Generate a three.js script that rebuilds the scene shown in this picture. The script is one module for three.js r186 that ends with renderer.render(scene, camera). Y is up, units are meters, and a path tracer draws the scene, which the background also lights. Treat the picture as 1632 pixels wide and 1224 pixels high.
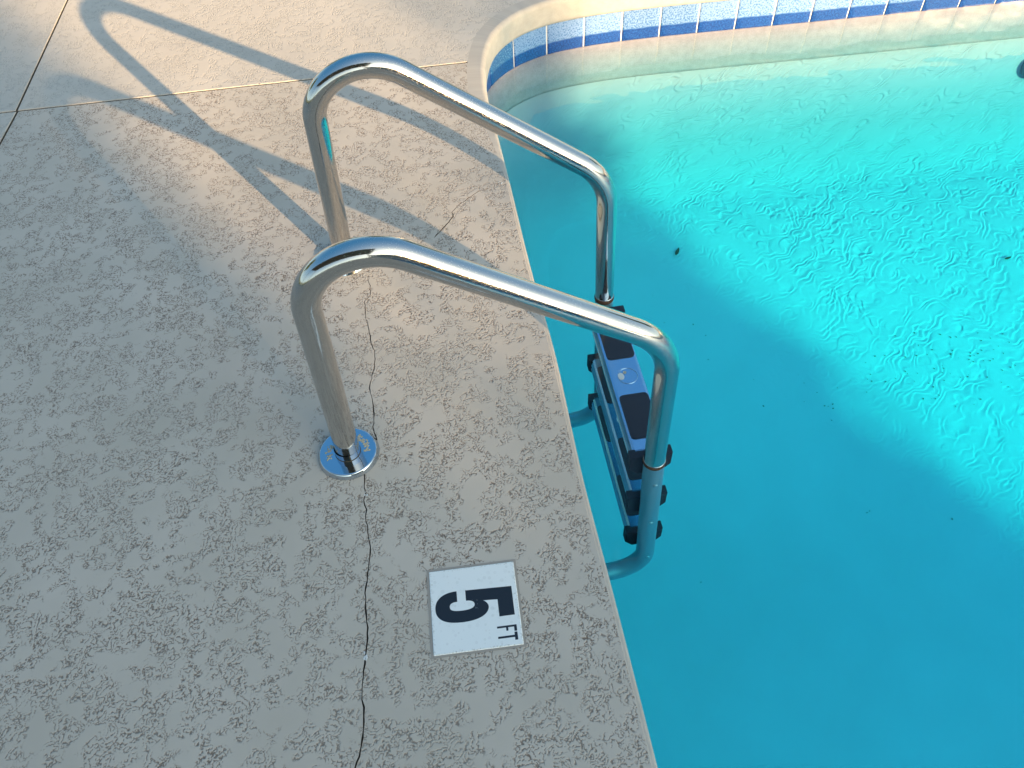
import * as THREE from 'three';
import { mergeGeometries } from 'three/addons/utils/BufferGeometryUtils.js';
import { RoundedBoxGeometry } from 'three/addons/geometries/RoundedBoxGeometry.js';

// ---------------------------------------------------------------- camera, sky, sun, exposure
const scene = new THREE.Scene();
const camera = new THREE.PerspectiveCamera(51.75, 4 / 3, 0.05, 900);
camera.position.set(0, 1.3129, 0);
camera.quaternion.setFromRotationMatrix(new THREE.Matrix4().makeBasis(
  new THREE.Vector3(0.99759, -0.043223, 0.054271),
  new THREE.Vector3(0.06938, 0.621488, -0.780346),
  new THREE.Vector3(0, 0.782231, 0.622989)));
scene.add(camera);

const SUN = new THREE.Vector3(0.5866, 0.2672, 0.7645).normalize();        // low evening sun, behind the camera to the right
const sun = new THREE.DirectionalLight(new THREE.Color().setRGB(1, 0.67, 0.36), 4.7);
sun.position.copy(SUN).multiplyScalar(40);
sun.castShadow = true; sun.shadow.radius = 1; sun.shadow.mapSize.set(2048, 2048);
Object.assign(sun.shadow.camera, { left: -12, right: 12, top: 12, bottom: -12, near: 1, far: 90 });
scene.add(sun, sun.target);

{ // clear evening sky: blue overhead, paler to the horizon, a broad glow round the sun
  const W = 1024, H = 512, d = new Float32Array(W * H * 4), v = new THREE.Vector3();
  for (let j = 0; j < H; j++) for (let i = 0; i < W; i++) {
    const e = ((j + 0.5) / H - 0.5) * Math.PI, a = ((i + 0.5) / W - 0.5) * 2 * Math.PI;
    v.set(Math.cos(e) * Math.cos(a), Math.sin(e), Math.cos(e) * Math.sin(a));
    const s = Math.max(v.y, 0), t = Math.pow(1 - s, 4), ang = Math.acos(Math.min(1, v.dot(SUN)));
    const g = 1.45 * Math.exp(-ang * ang / 0.18) + 1.0 * Math.exp(-ang / 0.5), k = 4 * (j * W + i);
    d[k] = 0.010 * (1 - t) + 0.31 * t + g;
    d[k + 1] = 0.090 * (1 - t) + 0.40 * t + g * 0.91;
    d[k + 2] = 0.205 * (1 - t) + 0.40 * t + g * 0.66;
    d[k + 3] = 1;
  }
  const sky = new THREE.DataTexture(d, W, H, THREE.RGBAFormat, THREE.FloatType);
  sky.mapping = THREE.EquirectangularReflectionMapping; sky.magFilter = sky.minFilter = THREE.LinearFilter; sky.needsUpdate = true;
  scene.background = sky; scene.environment = sky;
}
const renderer = new THREE.WebGLRenderer({ antialias: true });
renderer.setSize(1024, 768);
renderer.toneMapping = THREE.LinearToneMapping;
renderer.toneMappingExposure = 3.2;
renderer.shadowMap.enabled = true; renderer.shadowMap.type = THREE.PCFSoftShadowMap;

// ---------------------------------------------------------------- helpers
function rng(seed) { let a = seed >>> 0; return () => { a = (a + 0x6D2B79F5) >>> 0; let t = a; t = Math.imul(t ^ (t >>> 15), t | 1); t ^= t + Math.imul(t ^ (t >>> 7), t | 61); return ((t ^ (t >>> 14)) >>> 0) / 4294967296; }; }
const names = {};
const numbered = (n) => { const k = names[n] = (names[n] ?? -1) + 1; return k ? `${n}_${String(k).padStart(3, '0')}` : n; };
const V = (x, y, z) => new THREE.Vector3(x, y, z);
function thing(name, label, category, group) {
  const o = new THREE.Group(); o.name = numbered(name); scene.add(o);
  o.userData = { label, category }; if (group) o.userData.group = group; return o;
}
function setting(name, label, category) {
  const o = new THREE.Group(); o.name = name; scene.add(o);
  o.userData = { label, category, kind: 'structure' }; return o;
}
function part(name, geo, mat, parent) {
  const m = new THREE.Mesh(geo, mat); m.name = name; m.castShadow = m.receiveShadow = true; parent.add(m); return m;
}
const clamp = (x, a = 0, b = 1) => Math.min(b, Math.max(a, x));
const smooth = (a, b, x) => { const t = clamp((x - a) / (b - a)); return t * t * (3 - 2 * t); };
const mix = (a, b, t) => a + (b - a) * t;

// periodic gradient noise (period in cells), so that textures tile
function perlin(seed, P) {
  const r = rng(seed), gx = new Float32Array(P * P), gy = new Float32Array(P * P);
  for (let i = 0; i < P * P; i++) { const a = r() * 6.2831853; gx[i] = Math.cos(a); gy[i] = Math.sin(a); }
  return (x, y) => {
    let xi = Math.floor(x), yi = Math.floor(y); const fx = x - xi, fy = y - yi;
    xi = ((xi % P) + P) % P; yi = ((yi % P) + P) % P;
    const x1 = (xi + 1) % P, y1 = (yi + 1) % P, a = yi * P + xi, b = yi * P + x1, c = y1 * P + xi, d = y1 * P + x1;
    const u = fx * fx * fx * (fx * (fx * 6 - 15) + 10), v = fy * fy * fy * (fy * (fy * 6 - 15) + 10);
    const n0 = gx[a] * fx + gy[a] * fy, n1 = gx[b] * (fx - 1) + gy[b] * fy;
    const n2 = gx[c] * fx + gy[c] * (fy - 1), n3 = gx[d] * (fx - 1) + gy[d] * (fy - 1);
    return 1.5 * (n0 + u * (n1 - n0) + v * (n2 - n0 + u * (n0 - n1 - n2 + n3)));
  };
}
const enc = (l) => Math.round(255 * clamp(l <= 0.0031308 ? 12.92 * l : 1.055 * Math.pow(l, 1 / 2.4) - 0.055));
function texture(N, M, fn, srgb, rep = 1, repY = rep) { // fn(i, j, out) writes r, g, b (linear if srgb, else raw 0..1)
  const d = new Uint8Array(N * M * 4), o = [0, 0, 0];
  for (let j = 0; j < M; j++) for (let i = 0; i < N; i++) {
    fn(i / N, j / M, o, i, j); const k = 4 * (j * N + i);
    for (let c = 0; c < 3; c++) d[k + c] = srgb ? enc(o[c]) : Math.round(255 * clamp(o[c]));
    d[k + 3] = 255;
  }
  const t = new THREE.DataTexture(d, N, M); t.wrapS = t.wrapT = THREE.RepeatWrapping;
  t.magFilter = THREE.LinearFilter; t.minFilter = THREE.LinearMipmapLinearFilter; t.generateMipmaps = true;
  if (srgb) t.colorSpace = THREE.SRGBColorSpace; t.repeat.set(rep, repY); t.needsUpdate = true; return t;
}

// ---------------------------------------------------------------- materials
// sprayed knock-down deck coating: flat troweled islands between broken, worm-like grooves, darkened for dirt and for the shade inside them
const DECK = 2.4, groove = new Float32Array(2048 * 2048), tone = new Float32Array(2048 * 2048);
{
  const n1 = perlin(11, 290), n2 = perlin(12, 120), n3 = perlin(13, 64), n4 = perlin(14, 20), n5 = perlin(15, 620), n6 = perlin(16, 6), n7 = perlin(17, 520);
  for (let j = 0; j < 2048; j++) for (let i = 0; i < 2048; i++) {
    const x = i / 2048, y = j / 2048;
    const wx = 0.0028 * n2(x * 120, y * 120), wy = 0.0028 * n2(x * 120 + 31.7, y * 120 + 11.3);
    const a = n1((x + wx) * 290, (y + wy) * 290), b = n5(x * 620, y * 620);
    const clump = n3((x + wx) * 64, (y + wy) * 64) + 0.7 * n2(x * 120 + 7.7, y * 120 + 3.1) + 0.5 * n4(x * 20, y * 20);
    const dens = smooth(-0.42, 0.06, clump);
    const line = 1 - smooth(0.06, 0.19, Math.abs(a + 0.45 * b));
    const chop = smooth(-0.30, 0.02, n7(x * 520, y * 520) + 0.3 * dens);
    groove[j * 2048 + i] = line * chop * dens;
    tone[j * 2048 + i] = 0.5 + 0.5 * (0.5 * n4(x * 20 + 3, y * 20) + 0.6 * n6(x * 6, y * 6) + 0.25 * n3(x * 64, y * 64));
  }
}
const deckMap = texture(2048, 2048, (x, y, o, i, j) => {
  const g = groove[j * 2048 + i], t = tone[j * 2048 + i], s = 0.90 + 0.20 * t, k = 0.62 + 0.55 * t;
  o[0] = 0.447 * s * (1 - clamp(0.64 * k) * g); o[1] = 0.409 * s * (1 - clamp(0.69 * k) * g); o[2] = mix(0.346, 0.356, t) * s * (1 - clamp(0.72 * k) * g);
}, true, 1 / DECK);
const deckBump = texture(2048, 2048, (x, y, o, i, j) => {
  o[0] = o[1] = o[2] = 0.92 - 0.85 * groove[j * 2048 + i] + 0.06 * (tone[j * 2048 + i] - 0.5);
}, false, 1 / DECK);
const M = {};
M.deck = new THREE.MeshStandardMaterial({ map: deckMap, bumpMap: deckBump, bumpScale: 0.0011, roughness: 0.85 });
const deckFarMap = texture(1024, 1024, (x, y, o, i, j) => { // the farther slabs have fainter grooves
  const q = 2 * j * 2048 + 2 * i, g = groove[q], t = tone[q], s = (0.95 + 0.16 * t) * (1 - 0.22 * g);
  o[0] = 0.447 * s; o[1] = 0.415 * s; o[2] = 0.362 * s;
}, true, 1 / DECK);
M.deckFar = new THREE.MeshStandardMaterial({ map: deckFarMap, bumpMap: deckBump, bumpScale: 0.0014, roughness: 0.85 });
const fineA = perlin(21, 128), fineB = perlin(22, 32), fineC = perlin(23, 256), fineD = perlin(24, 8);
M.coping = new THREE.MeshStandardMaterial({
  map: texture(512, 512, (x, y, o) => { const s = 1 + 0.07 * fineB(x * 32, y * 32) + 0.05 * fineD(x * 8, y * 8) + 0.04 * fineA(x * 128, y * 128); o[0] = 0.375 * s; o[1] = 0.355 * s; o[2] = 0.315 * s; }, true, 1 / 0.8),
  bumpMap: texture(512, 512, (x, y, o) => { o[0] = o[1] = o[2] = 0.5 + 0.3 * fineA(x * 128, y * 128) + 0.3 * fineB(x * 32, y * 32); }, false, 1 / 0.8), bumpScale: 0.0007, roughness: 0.8,
});
M.soil = new THREE.MeshStandardMaterial({ color: new THREE.Color().setRGB(0.05, 0.043, 0.035), roughness: 1 });
M.joint = new THREE.MeshStandardMaterial({ color: new THREE.Color().setRGB(0.09, 0.08, 0.065), roughness: 1 });
M.grout = new THREE.MeshStandardMaterial({ color: new THREE.Color().setRGB(0.62, 0.60, 0.56), roughness: 0.9 });
M.band = new THREE.MeshStandardMaterial({
  map: texture(512, 512, (x, y, o) => { const s = 1 + 0.10 * fineB(x * 32, y * 32) + 0.10 * fineA(x * 128, y * 128) + 0.06 * fineD(x * 8, y * 8); o[0] = 0.26 * s; o[1] = 0.245 * s; o[2] = 0.275 * s; }, true, 1 / 0.7), roughness: 0.9,
});
// pool plaster: ridged relief added to imitate rippled sunlight; u runs along the ripples, v across them (metres)
const FL = 5.2;
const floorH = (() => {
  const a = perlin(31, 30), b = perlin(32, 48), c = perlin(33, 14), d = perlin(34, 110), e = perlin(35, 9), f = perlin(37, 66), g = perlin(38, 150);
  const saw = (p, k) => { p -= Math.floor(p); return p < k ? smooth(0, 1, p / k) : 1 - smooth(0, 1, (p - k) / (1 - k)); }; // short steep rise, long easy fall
  return (x, y) => { // x along the ripples, faded out in the shaded part by the ladder
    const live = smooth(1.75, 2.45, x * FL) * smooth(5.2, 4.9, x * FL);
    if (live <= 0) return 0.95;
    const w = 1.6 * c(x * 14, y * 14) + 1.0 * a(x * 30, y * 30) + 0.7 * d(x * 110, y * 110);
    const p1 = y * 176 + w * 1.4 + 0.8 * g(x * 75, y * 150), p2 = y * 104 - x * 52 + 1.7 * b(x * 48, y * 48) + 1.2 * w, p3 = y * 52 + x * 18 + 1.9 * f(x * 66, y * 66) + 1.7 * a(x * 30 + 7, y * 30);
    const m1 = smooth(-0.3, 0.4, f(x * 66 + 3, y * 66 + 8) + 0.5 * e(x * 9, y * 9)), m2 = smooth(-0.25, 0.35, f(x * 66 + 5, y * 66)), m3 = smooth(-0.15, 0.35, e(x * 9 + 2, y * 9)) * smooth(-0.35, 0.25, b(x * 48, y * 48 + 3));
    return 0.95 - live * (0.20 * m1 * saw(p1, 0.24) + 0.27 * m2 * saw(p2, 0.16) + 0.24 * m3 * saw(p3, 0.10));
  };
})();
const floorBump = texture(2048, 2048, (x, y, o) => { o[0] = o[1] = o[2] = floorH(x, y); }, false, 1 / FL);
const stain = (x, y) => 1 + 0.05 * fineD(x * 8, y * 8) + 0.03 * fineB(x * 32, y * 32);
const plasterMap = (r, g, b) => texture(512, 512, (x, y, o) => { const s = stain(x, y); o[0] = r * s; o[1] = g * s; o[2] = b * s; }, true, 1 / FL);
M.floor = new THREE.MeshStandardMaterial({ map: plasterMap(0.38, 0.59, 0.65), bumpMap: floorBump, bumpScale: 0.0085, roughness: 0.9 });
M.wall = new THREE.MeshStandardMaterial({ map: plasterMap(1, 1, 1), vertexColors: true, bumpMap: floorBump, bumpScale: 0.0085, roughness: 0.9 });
const mottle = perlin(41, 64), mottle2 = perlin(42, 128), mottle3 = perlin(43, 16);
M.tiles = [0, 1, 2, 3, 4, 5].map((q) => new THREE.MeshPhysicalMaterial({ // glazed two-tone blue with lime scale, later sets painted paler as sunlit, darker along the wet foot
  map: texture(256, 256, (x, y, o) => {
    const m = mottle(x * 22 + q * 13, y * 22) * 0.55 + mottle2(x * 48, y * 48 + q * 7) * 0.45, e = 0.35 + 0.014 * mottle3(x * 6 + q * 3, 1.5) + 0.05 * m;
    const up = smooth(e - 0.02, e + 0.02, y), s = 0.5 + 0.9 * m, lime = clamp((q < 3 ? -0.05 : 0.55 + 0.1 * (q - 4)) + 1.7 * m + 0.3 * y);  // this share also carries the painted sunlight of the later sets
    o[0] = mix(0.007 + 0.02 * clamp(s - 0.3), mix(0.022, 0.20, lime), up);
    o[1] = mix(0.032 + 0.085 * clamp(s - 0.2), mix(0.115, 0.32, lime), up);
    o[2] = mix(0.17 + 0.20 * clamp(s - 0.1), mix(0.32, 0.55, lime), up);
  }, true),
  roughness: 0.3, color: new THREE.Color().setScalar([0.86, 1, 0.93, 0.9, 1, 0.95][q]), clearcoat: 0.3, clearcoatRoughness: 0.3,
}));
const sA = perlin(51, 256), sB = perlin(52, 64), sC = perlin(53, 16);
const steelRough = texture(1024, 512, (x, y, o) => { // water spots and fine scratches
  const spots = smooth(0.52, 0.7, sA(x * 256, y * 256)) * smooth(0.0, 0.4, sB(x * 64, y * 64)), haze = 0.5 + 0.5 * sC(x * 16, y * 16);
  o[0] = o[1] = o[2] = 0.065 + 0.06 * haze + 0.45 * spots;
}, false, 3, 1);
const steelBump = texture(1024, 512, (x, y, o) => {
  const spots = smooth(0.52, 0.72, sA(x * 256, y * 256)) * smooth(0.0, 0.4, sB(x * 64, y * 64));
  o[0] = o[1] = o[2] = 0.3 + 0.5 * spots;
}, false, 3, 1);
M.steel = new THREE.MeshStandardMaterial({ color: new THREE.Color().setRGB(0.54, 0.53, 0.51), metalness: 1, roughness: 1, roughnessMap: steelRough, bumpMap: steelBump, bumpScale: 0.0001 });
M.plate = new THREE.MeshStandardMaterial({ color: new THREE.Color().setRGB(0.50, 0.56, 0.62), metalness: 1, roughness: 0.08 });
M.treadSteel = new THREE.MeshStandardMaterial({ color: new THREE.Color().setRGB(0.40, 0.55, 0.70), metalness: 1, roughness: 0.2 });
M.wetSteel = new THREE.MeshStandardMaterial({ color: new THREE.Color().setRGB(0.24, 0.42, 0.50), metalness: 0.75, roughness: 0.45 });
M.rust = new THREE.MeshStandardMaterial({ map: texture(128, 32, (x, y, o) => { const n = 0.5 + 0.5 * mottle(x * 64, y * 16), m = smooth(0.35, 0.7, n); o[0] = mix(0.012, 0.11, m); o[1] = mix(0.01, 0.055, m); o[2] = mix(0.008, 0.025, m); }, true), roughness: 0.9 });
M.rubber = new THREE.MeshStandardMaterial({ color: new THREE.Color().setRGB(0.008, 0.012, 0.022), roughness: 0.95 });
M.dirt = new THREE.MeshStandardMaterial({ color: new THREE.Color().setRGB(0.05, 0.045, 0.03), roughness: 1 });

// ---------------------------------------------------------------- pool outline (edge of the coping, seen from above)
const WATER = -0.21, FLOOR = -1.15, floorAt = (x, z) => FLOOR + 0.30 * smooth(-0.90, -2.72, z); // shallower towards the far side
const edgePts = [[0.62, 5.6], [0.42, 3.2], [0.30, 1.3], [0.21, 0.0], [0.182, -0.28], [0.15, -0.583], [0.125, -0.805], [0.098, -1.137], [0.065, -1.40], [0.032, -1.732], [0.008, -1.964], [-0.010, -2.13], [-0.016, -2.28], [-0.006, -2.41], [0.028, -2.53], [0.098, -2.63], [0.205, -2.702], [0.335, -2.742], [0.475, -2.765], [0.65, -2.781], [0.9, -2.795], [1.3, -2.815], [1.75, -2.84], [2.6, -2.885], [4.2, -2.96], [6.2, -3.05], [6.75, -2.95], [7.05, -2.5], [7.15, -1.5], [7.2, 1.5], [7.2, 4.6], [7.0, 5.3], [6.5, 5.6], [3.5, 5.65]];
const curve = new THREE.CatmullRomCurve3(edgePts.map(([x, z]) => V(x, 0, z)), true, 'centripetal');
// samples: fine along what the photograph shows
const EDGE = [];
{
  const L = 12000, raw = curve.getPoints(L); let last = null, acc = 0;
  for (let i = 0; i < L; i++) {
    const p = raw[i], near = p.z < 0.6 && p.x < 3 ? 0.022 : 0.12;
    if (!last || p.distanceTo(last) >= near) { if (last) acc += p.distanceTo(last); EDGE.push({ x: p.x, z: p.z, s: acc }); last = p; }
  }
  const n = EDGE.length;
  EDGE.forEach((e, i) => { const a = EDGE[(i + n - 1) % n], b = EDGE[(i + 1) % n], dx = b.x - a.x, dz = b.z - a.z, l = Math.hypot(dx, dz); e.nx = dz / l; e.nz = -dx / l; });
  const c = EDGE[Math.floor(n / 3)]; // outward = away from the water
  if ((c.x + 0.1 * c.nx - 3) ** 2 + (c.z + 0.1 * c.nz - 1) ** 2 < (c.x - 3) ** 2 + (c.z - 1) ** 2) EDGE.forEach((e) => { e.nx *= -1; e.nz *= -1; });
  EDGE.total = acc + Math.hypot(EDGE[n - 1].x - EDGE[0].x, EDGE[n - 1].z - EDGE[0].z);
}
EDGE.forEach((e) => { const t = e.x > 3 ? 1 : smooth(-1.75, -2.25, e.z); e.R = mix(0.008, 0.017, t); e.W = mix(0.010, 0.056, t); });
const offsetEdge = (o) => EDGE.map((e) => [e.x + e.nx * o, e.z + e.nz * o]);
function sweep(profileOf) { // profile: [outward offset, y] from top to bottom, smooth normals inside runs
  const same = Array.isArray(profileOf), of = same ? () => profileOf : profileOf, profile = of(EDGE[0]), n = EDGE.length, m = profile.length, pos = [], uv = [], idx = [];
  let run = [0]; for (let k = 1; k < m; k++) run.push(run[k - 1] + Math.hypot(profile[k][0] - profile[k - 1][0], profile[k][1] - profile[k - 1][1]));
  for (let i = 0; i <= n; i++) { const e = EDGE[i % n], q = of(e); for (let k = 0; k < m; k++) { pos.push(e.x + e.nx * q[k][0], q[k][1], e.z + e.nz * q[k][0]); uv.push(i === n ? EDGE.total : e.s, run[k]); } }
  for (let i = 0; i < n; i++) for (let k = 0; k < m - 1; k++) { const a = i * m + k, b = a + m; idx.push(a, a + 1, b, b, a + 1, b + 1); }
  const g = new THREE.BufferGeometry();
  g.setAttribute('position', new THREE.Float32BufferAttribute(pos, 3)); g.setAttribute('uv', new THREE.Float32BufferAttribute(uv, 2));
  g.setIndex(idx); g.computeVertexNormals(); return g;
}
// polygon sheet in the ground plane, uv in metres
function sheet(poly, y, holes = []) {
  const c = poly.map(([x, z]) => new THREE.Vector2(x, z)), h = holes.map((q) => q.map(([x, z]) => new THREE.Vector2(x, z)));
  if (THREE.ShapeUtils.isClockWise(c)) c.reverse(); h.forEach((q) => { if (!THREE.ShapeUtils.isClockWise(q)) q.reverse(); });
  const t = THREE.ShapeUtils.triangulateShape(c, h), all = [c, ...h].flat(), g = new THREE.BufferGeometry();
  g.setAttribute('position', new THREE.Float32BufferAttribute(all.flatMap((p) => [p.x, y, p.y]), 3));
  g.setAttribute('normal', new THREE.Float32BufferAttribute(all.flatMap(() => [0, 1, 0]), 3));
  g.setAttribute('uv', new THREE.Float32BufferAttribute(all.flatMap((p) => [p.x, p.y]), 2));
  g.setIndex(t.flatMap(([a, b, d]) => [a, d, b])); return g;
}
function wallsDown(poly, y0, y1, inner = poly) { // quads from inner at y0 to poly at y1, flat shaded
  const pos = [], uv = []; let s = 0;
  for (let i = 0; i < poly.length; i++) {
    const j = (i + 1) % poly.length, a = inner[i], b = inner[j], c = poly[i], d = poly[j], l = Math.hypot(b[0] - a[0], b[1] - a[1]);
    if (Math.hypot(a[0] - c[0], a[1] - c[1], y0 - y1) < 1e-5 && Math.hypot(b[0] - d[0], b[1] - d[1], y0 - y1) < 1e-5) continue;
    pos.push(a[0], y0, a[1], c[0], y1, c[1], b[0], y0, b[1], b[0], y0, b[1], c[0], y1, c[1], d[0], y1, d[1]);
    uv.push(s, y0, s, y1, s + l, y0, s + l, y0, s, y1, s + l, y1); s += l;
  }
  const g = new THREE.BufferGeometry(); g.setAttribute('position', new THREE.Float32BufferAttribute(pos, 3)); g.setAttribute('uv', new THREE.Float32BufferAttribute(uv, 2)); g.computeVertexNormals(); return g;
}
const flat = (g) => { const q = g.index ? g.toNonIndexed() : g; return q; };

// ---------------------------------------------------------------- ground and deck
const ground = new THREE.Mesh(new THREE.PlaneGeometry(1, 1), new THREE.MeshStandardMaterial({ color: new THREE.Color().setRGB(0.10, 0.12, 0.05), roughness: 1 }));
{ // lawn beyond the deck, with a hole for the pool and deck
  const R = 420, outer = Array.from({ length: 48 }, (_, i) => [R * Math.cos(i / 48 * 6.28319), R * Math.sin(i / 48 * 6.28319)]);
  ground.geometry = sheet(outer, -0.12, [offsetEdge(0.2).filter((_, i) => i % 4 === 0)]); ground.name = 'ground'; ground.receiveShadow = true;
  ground.userData = { label: 'ground of short grass and soil beyond the pool deck', category: 'ground', kind: 'structure' }; scene.add(ground);
}
const CRACK = [[-0.332, -1.412], [-0.32, -1.374], [-0.318, -1.343], [-0.331, -1.323], [-0.327, -1.292], [-0.324, -1.266], [-0.315, -1.232], [-0.307, -1.188], [-0.298, -1.165], [-0.296, -1.119], [-0.303, -1.076], [-0.304, -1.062], [-0.295, -1.024], [-0.29, -0.991], [-0.291, -0.959], [-0.281, -0.927], [-0.283, -0.904], [-0.292, -0.875], [-0.301, -0.844], [-0.3, -0.818], [-0.296, -0.802], [-0.299, -0.787], [-0.292, -0.766], [-0.292, -0.742], [-0.287, -0.718], [-0.28, -0.676], [-0.281, -0.645], [-0.284, -0.609], [-0.283, -0.574], [-0.276, -0.534], [-0.276, -0.504], [-0.277, -0.487], [-0.279, -0.46], [-0.279, -0.426], [-0.274, -0.389], [-0.274, -0.354], [-0.277, -0.328], [-0.283, -0.31], [-0.289, -0.289], [-0.30, -0.22], [-0.29, -0.1], [-0.31, 0.1], [-0.30, 0.4]];
const CRACK2 = [[-0.169, -1.529], [-0.156, -1.549], [-0.144, -1.567], [-0.132, -1.585], [-0.121, -1.606], [-0.124, -1.624], [-0.111, -1.643], [-0.094, -1.661], [-0.081, -1.675], [-0.061, -1.694], [-0.054, -1.701], [-0.03, -1.709], [-0.018, -1.716]];
function crackHole(line, w0, w1, seed) { // a thin jagged opening along the line
  const r = rng(seed), pts = [];
  for (let i = 0; i < line.length - 1; i++) { const [a, b] = [line[i], line[i + 1]], k = Math.max(1, Math.round(Math.hypot(b[0] - a[0], b[1] - a[1]) / 0.012)); for (let q = 0; q < k; q++) pts.push([mix(a[0], b[0], q / k) + (q ? (r() - 0.5) * 0.003 : 0), mix(a[1], b[1], q / k) + (q ? (r() - 0.5) * 0.003 : 0)]); }
  pts.push(line[line.length - 1]);
  const L = [], Rr = [];
  pts.forEach((p, i) => {
    const a = pts[Math.max(0, i - 1)], b = pts[Math.min(pts.length - 1, i + 1)], dx = b[0] - a[0], dz = b[1] - a[1], l = Math.hypot(dx, dz) || 1, t = i / (pts.length - 1);
    const w = mix(w0, w1, t) * (0.45 + 0.9 * r()) * (i === 0 || i === pts.length - 1 ? 0.15 : 1) / 2;
    L.push([p[0] - dz / l * w, p[1] + dx / l * w]); Rr.push([p[0] + dz / l * w, p[1] - dx / l * w]);
  });
  return [...L, ...Rr.reverse()];
}
const deck = setting('pool_deck', 'pale sprayed concrete pool deck in jointed slabs, cracked beside the ladder', 'deck');
// slab: outline points [x, z, chamfer] - chamfer on the edge that starts at that point
const strip = (g) => { const q = flat(g); for (const k of Object.keys(q.attributes)) if (!['position', 'normal', 'uv'].includes(k)) q.deleteAttribute(k); return q; };
function slab(points, holes = []) {
  const n = points.length, c = 0.0014, poly = points.map(([x, z]) => [x, z]);
  let area = 0; poly.forEach((p, i) => { const q = poly[(i + 1) % n]; area += p[0] * q[1] - q[0] * p[1]; }); const sg = area > 0 ? 1 : -1;
  const inner = poly.map((p, i) => {
    const a = poly[(i + n - 1) % n], b = poly[(i + 1) % n], d1 = points[(i + n - 1) % n][2] ? c : 0, d2 = points[i][2] ? c : 0;
    if (!d1 && !d2) return p;
    const l1 = Math.hypot(p[0] - a[0], p[1] - a[1]), l2 = Math.hypot(b[0] - p[0], b[1] - p[1]);
    const n1 = [-(p[1] - a[1]) / l1 * sg, (p[0] - a[0]) / l1 * sg], n2 = [-(b[1] - p[1]) / l2 * sg, (b[0] - p[0]) / l2 * sg], det = n1[0] * n2[1] - n1[1] * n2[0];
    if (Math.abs(det) < 0.05) { const d = Math.max(d1, d2); return [p[0] + n2[0] * d, p[1] + n2[1] * d]; }
    return [p[0] + (d1 * n2[1] - d2 * n1[1]) / det, p[1] + (d2 * n1[0] - d1 * n2[0]) / det];
  });
  const geos = [flat(sheet(inner, 0, holes)), wallsDown(poly, 0, -0.0022, inner)], sides = [wallsDown(poly, -0.0022, -0.10), ...holes.map((h) => wallsDown(h, 0, -0.035))];
  return [geos, sides].map((list) => mergeGeometries(list.map(strip)));
}
const copeIn = EDGE.map((e) => [e.x + e.nx * e.W, e.z + e.nz * e.W]), iOf = (f) => EDGE.findIndex(f);
const iJoint = iOf((e) => e.z < -2.355 + 0.0), zJ = (x) => -2.353 - 0.0735 * (x + 0.03);   // cross joint
const iFar = iOf((e) => e.x > 0.46 && e.z < -2), iRight = iOf((e) => e.x > 6.9), iBack = iOf((e) => e.x > 5 && e.z > 5.2);
const jx = (z) => -1.455 + (z > -2.244 ? 0.03 * (z + 2.244) : 0.078 * (z + 2.244)), G = 0.0034;
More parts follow.
